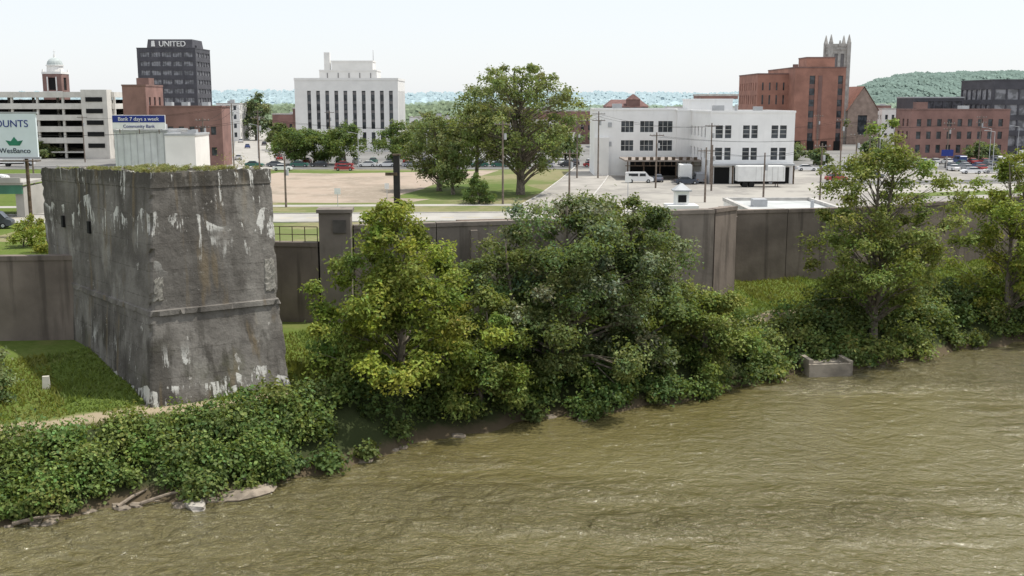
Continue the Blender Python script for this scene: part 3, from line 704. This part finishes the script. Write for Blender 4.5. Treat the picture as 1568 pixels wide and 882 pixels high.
mb=MB(); GN=mat('girder_green',(.06,.17,.11),.6,.15,.5); 
mb.bar((-220,140),(-66,150),9,8.9,9.25,CONC); mb.bar((-220,135.8),(-66,145.8),.4,7.7,8.9,GN); mb.bar((-220,135.4),(-66,145.4),.3,9.2,9.9,CONC); mb.bar((-220,144),(-66,154),.3,9.2,9.9,CONC)
for x in (-66.5,-84,-104,-126): 
    y=150+(x+66)*.065
    mb.box(x,y,Z-.3,1.1,8,4.4,CONC)
mb.obj('highway_overpass')
# ------------------------------------------------------------------ poles, lamps
PW=mat('pole_wood',(.18,.145,.12),.9,.25,2)
def upole(x,y,h,arms=1,name='utility_pole'):
    mb=MB(); mb.tube((x,y,Z-.3),(x,y,Z+h),.17,.11,PW,8)
    for a in range(arms):
        z=Z+h-.6-a*1.3; mb.box(x,y-.18,z,2.6,.12,.14,PW)
        for dx in (-1.15,-.5,.5,1.15): mb.tube((x+dx,y-.18,z+.14),(x+dx,y-.18,z+.34),.05,.04,GREY,6)
    mb.tube((x+.35,y,Z+h-2.8),(x+.35,y,Z+h-1.9),.22,.22,GREY,8)
    return mb.obj(name)
poles=[(-1.4,165,12.6,1),(17.6,222,13.5,2),(-46.5,200,13,1),(-58,205,12.5,2),(37.5,205,11.5,1),(-64,250,15,1),(-33.5,160,7.5,0),(13.3,222,11,1),(71,235,12,1),(84,300,12,1),(100,250,11,2),(-4,300,11,1),(-140,330,12,1),(-75,170,11,1),(30,168,8.5,1),(49,172,9,1),(9.0,170,8,1),(-50,300,13,1),(-72,310,13,2),(58,250,12,1),(92,280,11,1),(118,275,12,2),(132,262,11,1),(-110,280,12,1),(-125,255,12,1),(-85,320,13,1),(40,172,7.5,0),(26,196,10,1),(62,196,10,1),(35,190,8,0)]
for p in poles: upole(*p)
def wire(a,b_,sag=1.0):
    pts=[(a[0]+(b_[0]-a[0])*t,a[1]+(b_[1]-a[1])*t,a[2]+(b_[2]-a[2])*t-sag*4*t*(1-t)) for t in np.linspace(0,1,9)]
    v_,f_=tubeq(pts,[.025]*9,4); mk('power_line',v_,f_,None,[DARK])
for a,b_ in (((-1.4,165,16.4),(17.6,222,17.2)),((-46.5,200,16.8),(-1.4,165,16.4)),((17.6,222,17.2),(37.5,205,15.4)),((37.5,205,15.4),(71,235,15.8)),((71,235,15.8),(100,250,14.8)),((-75,170,14.8),(-46.5,200,16.8)),((-58,205,16.4),(-64,250,18.8)),((-64,250,18.8),(-72,310,16.8)),((100,250,14.8),(132,262,14.8)),((26,196,13.8),(62,196,13.8)),((-110,280,15.8),(-64,250,18.8)),((30,168,12.3),(49,172,12.8))):
    for o_ in (-1,1): wire((a[0]+o_,a[1]-.2,a[2]),(b_[0]+o_,b_[1]-.2,b_[2]))
mb=MB(); mb.box(-11.7,110,Z-.2,.62,.62,10.4,mat('dark_steel',(.035,.03,.03),.6,.2,2)); mb.box(-12.2,109.6,12.6,1.2,.25,.3,STEEL); mb.box(-11.7,110,14.6,.8,.8,.15,STEEL); mb.obj('steel_column')
def lamp(x,y,h=8):
    mb=MB(); mb.tube((x,y,Z),(x,y,Z+h),.1,.06,GREY,8); mb.tube((x,y,Z+h),(x-1.6,y,Z+h+.35),.05,.04,GREY,6); mb.box(x-1.9,y,Z+h+.25,.8,.3,.16,GREY); mb.obj('street_lamp')
for p in ((-36,255,8),(-20,256,8),(-70,300,9),(88,262,9),(115,262,9),(60,246,8),(-95,330,9),(130,280,9),(104,235,9),(-8,256,8),(76,225,8),(124,240,9)): lamp(*p)
# ------------------------------------------------------------------ vehicles
TIRE=mat('tire',(.02,.02,.02),.9,.1,1); CG=glassmat('car_glass',(.02,.025,.03),.08)
cmesh={}
def carmesh(kind,col):
    key=(kind,col)
    if key in cmesh: return cmesh[key]
    pm=mat('car_paint_%02d'%len(cmesh),col,.3,.04,1,spec=.5); mb=MB()
    def loft(secs,m):
        for a,b_ in zip(secs[:-1],secs[1:]):
            q=lambda s:[(s[0],-s[3],s[1]),(s[0],s[3],s[1]),(s[0],s[4],s[2]),(s[0],-s[4],s[2])]
            A,B=q(a),q(b_)
            mb.poly([A[1],A[0],B[0],B[1]],m); mb.poly([A[0],A[3],B[3],B[0]],m); mb.poly([A[3],A[2],B[2],B[3]],m); mb.poly([A[2],A[1],B[1],B[2]],m)
        s=secs[0]; mb.poly([(s[0],-s[3],s[1]),(s[0],s[3],s[1]),(s[0],s[4],s[2]),(s[0],-s[4],s[2])],m)
        s=secs[-1]; mb.poly([(s[0],s[3],s[1]),(s[0],-s[3],s[1]),(s[0],-s[4],s[2]),(s[0],s[4],s[2])],m)
    if kind=='car':
        loft([(-2.25,.4,.7,.78,.7),(-2.1,.28,.92,.86,.78),(-1.3,.25,.98,.88,.8),(.9,.25,.96,.88,.8),(1.9,.27,.82,.86,.76),(2.25,.38,.62,.76,.68)],pm)
        loft([(-1.75,.95,.97,.76,.74),(-1.1,.95,1.38,.76,.6),(.25,.95,1.38,.76,.6),(1.05,.94,.97,.76,.74)],CG)
        mb.box(-.42,0,1.375,1.45,1.2,.05,pm,0,.94,.94)
        for x in (-.45,): mb.box(x,0,.95,.09,1.42,.42,pm,0,1,.82)
        wx=(-1.4,1.42); wr=.33; hw=.8
    else:
        loft([(-2.6,.4,1.9,.92,.82),(-2.4,.32,2.05,.96,.86),(1.2,.32,2.05,.96,.86),(1.9,.32,1.25,.96,.86),(2.6,.35,1.0,.92,.8),(2.7,.45,.8,.85,.8)],pm)
        mb.hexa([(1.3,-.8,1.95),(1.3,.8,1.95),(1.88,.8,1.3),(1.88,-.8,1.3)],[(1.36,-.8,2.02),(1.36,.8,2.02),(1.96,.8,1.32),(1.96,-.8,1.32)],CG)
        for s in (-1,1): mb.box(.6,s*.91,1.3,1.2,.06,.5,CG,0,.9,1); mb.box(-1.2,s*.91,1.3,1.8,.06,.5,CG)
        wx=(-1.6,1.7); wr=.36; hw=.88
    for x in wx:
        for s in (-1,1): mb.tube((x,s*(hw-.12),wr),(x,s*(hw+.1),wr),wr,wr,TIRE,14); mb.tube((x,s*(hw+.1),wr),(x,s*(hw+.12),wr),wr*.55,wr*.5,GREY,10)
    for s in (-1,1):
        mb.box(2.2 if kind=='car' else 2.66,s*.55,.58,.08,.3,.14,FR); mb.box(-2.2 if kind=='car' else -2.62,s*.6,.65,.08,.25,.16,RT)
    o=mb.obj('tmp'); me=o.data; bpy.data.objects.remove(o); cmesh[key]=me; return me
cols=[(.75,.75,.75),(.03,.03,.035),(.35,.36,.38),(.30,.03,.03),(.04,.07,.2),(.5,.5,.5),(.7,.7,.68),(.12,.13,.14),(.03,.12,.09)]
def car(x,y,a,col=None,kind='car',z=Z+.03,name=None):
    o=bpy.data.objects.new(name or ('parked_car' if kind=='car' else 'parked_van'),carmesh(kind,col or R.choice(cols))); COL.objects.link(o)
    o.location=(x,y,z); o.rotation_euler=(0,0,math.radians(a))
for i in range(14): car(-62+i*5.4+R.uniform(-.5,.5),260+R.uniform(-.5,.5),R.choice((0,180)))
for i in range(11): car(-52+i*4.2,276,90+R.uniform(-3,3))
car(-38,246,2,(.30,.03,.03)); car(-52,246,8,(.75,.75,.75)); car(-58,232,70,(.7,.7,.68))
for i in range(9): 
    if i!=4: car(-8+i*3.4,270,90)
for i in range(6): car(8+i*5.6,259+R.uniform(-.4,.4),0)
for i in range(4):
    for k in range(14): 
        if R.random()<.75: car(100+k*3.1,246+i*9,90+R.uniform(-3,3),kind='van' if R.random()<.15 else 'car')
for k in range(10):
    if R.random()<.7: car(84+k*5.2,236+R.uniform(-1,1),R.choice((0,180)))
for k in range(18):
    t=k/18; y=290+t*t*500; x=-67.5-(y-290)*.242+R.choice((-3,3,-5.5,5.5)); car(x,y,103)
for k in range(4): car(62+k*4.6,245+R.uniform(-.4,.4),R.choice((0,180)))
car(64,214,20,(.30,.03,.03)); car(74,222,15); car(24.5,209,0,(.75,.75,.75),'van'); car(33,205,5,(.05,.06,.08),'car'); car(36,209,90,(.25,.26,.28),'van'); car(28.5,212,90,(.15,.16,.2))
car(-64.5,133,10,(.04,.045,.05),'van'); car(-72,131,10,(.75,.75,.75),'van'); car(-57,146,0,(.5,.5,.5)); car(-80,147,4,(.75,.75,.75),'van',9.25); car(-71,147.7,4,(.7,.7,.68),'car',9.25)
mb=MB()
mb.box(45.5,199,Z+1.1,8.6,2.5,2.75,WHITE,.02); mb.box(45.5,199,Z+.9,8.4,2.3,.2,DARK,.02)
for x in (42.6,43.8):
    for s in (-1,1): mb.tube((x,199+s*1.2,Z+.5),(x,199+s*.85,Z+.5),.5,.5,TIRE,14)
for s in (-.9,.9): mb.box(48.6,199+s,Z,.12,.12,1.0,STEEL)
for k in range(9): mb.box(41.5+k*1.0,197.73,Z+1.2,.05,.04,2.55,FR,.02)
mb.obj('semi_trailer')
TC=mat('truck_cab',(.55,.56,.58),.4)
def btruck(x0_,y0_,a,hc):
    mb=MB(); c,s_=math.cos(a),math.sin(a); T=lambda u,v_:(x0_+u*c-v_*s_,y0_+u*s_+v_*c)
    p=T(0,0); mb.box(p[0],p[1],Z+.9,4.6,2.3,2.6,WHITE,a); p=T(3.25,0); mb.box(p[0],p[1],Z+.55,1.8,2.1,1.9,hc,a,.75,.92); p=T(4.25,0); mb.box(p[0],p[1],Z+.55,.7,1.9,.9,hc,a,.8,.9)
    p=T(3.75,0); mb.box(p[0],p[1],Z+1.55,.5,1.8,.65,CG,a,.6,.9); p=T(0,0); mb.box(p[0],p[1],Z+.6,6.5,1.2,.3,DARK,a)
    for u in (-1.4,3.4):
        for v_ in (-1,1): q=T(u,v_*1.1); r=T(u,v_*.8); mb.tube((q[0],q[1],Z+.45),(r[0],r[1],Z+.45),.45,.45,TIRE,12)
    mb.obj('box_truck')
btruck(33.5,210,1.5,mat('cab_blue',(.05,.10,.25),.4)); btruck(-120,262,.2,TC)
def sign(x,y,h,col,w=.7,hh=.7):
    mb=MB(); mb.tube((x,y,Z),(x,y,Z+h),.05,.05,GREY,6); mb.box(x,y-.06,Z+h-hh,w,.04,hh,col); mb.obj('traffic_sign')
for (x,y,h,w,hh) in ((-25.5,158,3,.9,.9),(-20,173,2.6,.7,.9),(15,140,6,.8,.8),(88,225,3,.8,.8),(96,240,5,2.6,1.4),(112,238,5,2.2,1.2),(80,232,3,.8,.8)): sign(x,y,h,BLUE if w>2.4 else WHITE,w,hh)
# ------------------------------------------------------------------ town trees
CT=(.185,.225,.085)
tree('cottonwood_tree',1.2,182,26.6,[(.22,4.5),(.35,8.6),(.55,10.5),(.75,9.3),(.9,6.3),(1,2.2)],160,155,.48,CT,(1.1,2.2),.62,zb=Z,forks=2,tint=((.23,.27,.10),.3))
tree('cottonwood_tree',-6.5,196,24.2,[(.3,3.0),(.5,5.0),(.75,4.6),(1,1.6)],54,150,.48,CT,(1.1,2.0),.4,zb=Z)
tree('elm_tree',-12.8,190,18.6,[(.22,3.6),(.45,6.3),(.7,6.0),(.88,4.0),(1,1.4)],84,150,.46,(.17,.205,.085),(1.0,1.9),.4,zb=Z,forks=2)
tree('elm_tree',-10.0,182,13.5,[(.25,2.4),(.5,3.6),(.8,2.8),(1,1)],36,140,.45,CT,(.9,1.5),.3,zb=Z)
tree('ornamental_tree',-5.3,166,9.0,[(.06,1.7),(.3,2.3),(.6,2.1),(.9,1.1),(1,.4)],34,160,.3,(.10,.16,.05),(.5,.9),.15,zb=Z)
for x,y,t in ((-54,270,13.8),(-41.5,270,14.6),(-29,266,15.0),(-50,274,13)): tree('shade_tree',x,y,t,[(.22,3.6),(.45,5.4),(.7,5.0),(1,1.8)],50,150,.55,(.13,.19,.06),(1.3,2.1),.3,zb=Z)
tree('shade_tree',-103,440,24,[(.15,5),(.5,6.5),(.8,5),(1,1.6)],40,150,.9,(.16,.20,.09),(1.8,3.0),.5,zb=Z,leafm=LEAF_FAR)
for x,y,t,r in ((14,290,12,5),(56,330,13,6),(70,340,12,5),(110,380,17,6),(144,385,17,7),(-75,352,13,4),(66,262,9,3),(76,268,8.5,2.6),(-20,330,13,6),(160,300,12,6),(100,300,9.5,4),(90,420,18,7),(-7,350,14,6),(30,340,12,5),(-130,300,9,4),(125,290,9,4),(74,290,9,4),(-30,350,14,5),(8,340,13.5,6)):
    tree('shade_tree',x,y,t,[(.15,r*.6),(.45,r),(.7,r*.9),(1,r*.3)],34,120,.8,(.16,.205,.095),(r*.25,r*.42),.3,zb=Z)
tree('willow_tree',-52.5,116,8.2,[(.05,1.2),(.4,2.0),(.8,1.4),(1,.5)],18,150,.3,YG,(.5,.9),.12,zb=4)
tree('willow_tree',-48.0,112,8.2,[(.05,1.4),(.4,2.2),(.8,1.6),(1,.5)],22,150,.3,YG,(.6,1.1),.12,zb=4)
# ------------------------------------------------------------------ hills with woods
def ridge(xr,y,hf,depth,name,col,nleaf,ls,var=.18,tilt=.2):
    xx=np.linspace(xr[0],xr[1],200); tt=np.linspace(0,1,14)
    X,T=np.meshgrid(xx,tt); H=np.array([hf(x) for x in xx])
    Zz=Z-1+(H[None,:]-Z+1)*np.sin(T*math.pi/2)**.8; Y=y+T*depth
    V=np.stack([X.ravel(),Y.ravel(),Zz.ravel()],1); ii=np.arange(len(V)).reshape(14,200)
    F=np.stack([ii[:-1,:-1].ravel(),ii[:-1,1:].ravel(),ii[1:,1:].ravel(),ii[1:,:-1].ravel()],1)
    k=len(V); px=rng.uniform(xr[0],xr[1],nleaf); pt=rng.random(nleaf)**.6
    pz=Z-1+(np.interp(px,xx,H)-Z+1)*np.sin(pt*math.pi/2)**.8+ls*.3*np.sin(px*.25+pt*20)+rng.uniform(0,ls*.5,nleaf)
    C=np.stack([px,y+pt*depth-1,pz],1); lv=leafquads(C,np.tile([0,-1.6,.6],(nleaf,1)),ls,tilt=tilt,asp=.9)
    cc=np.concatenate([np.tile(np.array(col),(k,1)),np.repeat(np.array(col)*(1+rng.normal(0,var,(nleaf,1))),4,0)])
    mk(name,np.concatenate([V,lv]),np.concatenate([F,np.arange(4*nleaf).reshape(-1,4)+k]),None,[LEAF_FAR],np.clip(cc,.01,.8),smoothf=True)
nz=lambda x,s,k:mnoise.noise(Vector((x/s,k,0)))
ridge((-1900,1900),1900,lambda x:31+9*nz(x,300,3)+4*nz(x,90,5),120,'hills',(.40,.50,.53),16000,7,.03,.12)  # aerial haze painted into the colour as a pale blue-green
ridge((-700,700),1000,lambda x:14+5*nz(x,130,8)+2.5*nz(x,40,5),60,'distant_trees',(.26,.33,.25),14000,3.5,.08,.25)  # tree colour lightened to stand in for distance haze
ridge((385,1100),1150,lambda x:20+31*min(1,max(0,(x-385)/85))**.7+4*nz(x,90,2)+2.5*nz(x,30,2),160,'hills',(.20,.27,.235),34000,4.5,.08,.22)  # right hill, its green paled to imitate haze
ridge((-260,-40),700,lambda x:15+4*nz(x,60,8),30,'distant_trees',(.20,.25,.16),5000,3,.12,.3)  # nearer tree line, weaker haze put into the leaf colour
# ------------------------------------------------------------------ light, sky, camera
el=math.radians(66); az=math.radians(80)
S=Vector((math.cos(el)*math.sin(az),math.cos(el)*math.cos(az),math.sin(el)))
w=bpy.data.worlds.new('World'); sc.world=w; w.use_nodes=True; nt=w.node_tree
bg=nt.nodes['Background']; sky=N(nt,'ShaderNodeTexSky'); sky.sky_type='NISHITA'; sky.sun_disc=False
sky.sun_elevation=el; sky.sun_rotation=az; sky.air_density=1.0; sky.dust_density=1.0; sky.ozone_density=1
hz=rgb(nt,.72,sky.outputs[0],(8.3,8.55,8.9))   # summer haze whitening the clear-sky model
L(nt,hz,bg.inputs[0]); bg.inputs[1].default_value=.128
ld=bpy.data.lights.new('sun','SUN'); ld.energy=4.3; ld.angle=math.radians(.9); ld.color=(1,.96,.88)
lo=bpy.data.objects.new('sun',ld); COL.objects.link(lo); lo.rotation_euler=S.to_track_quat('Z','Y').to_euler(); lo.location=(0,0,100)
cd=bpy.data.cameras.new('camera'); cd.lens=38; cd.sensor_width=36; cd.clip_end=9000; cd.clip_start=.5
co=bpy.data.objects.new('camera',cd); COL.objects.link(co); co.location=(0,0,20); co.rotation_euler=(math.radians(90-9.8),0,0); sc.camera=co
sc.view_settings.view_transform='Standard'; sc.view_settings.look='None'; sc.view_settings.exposure=0
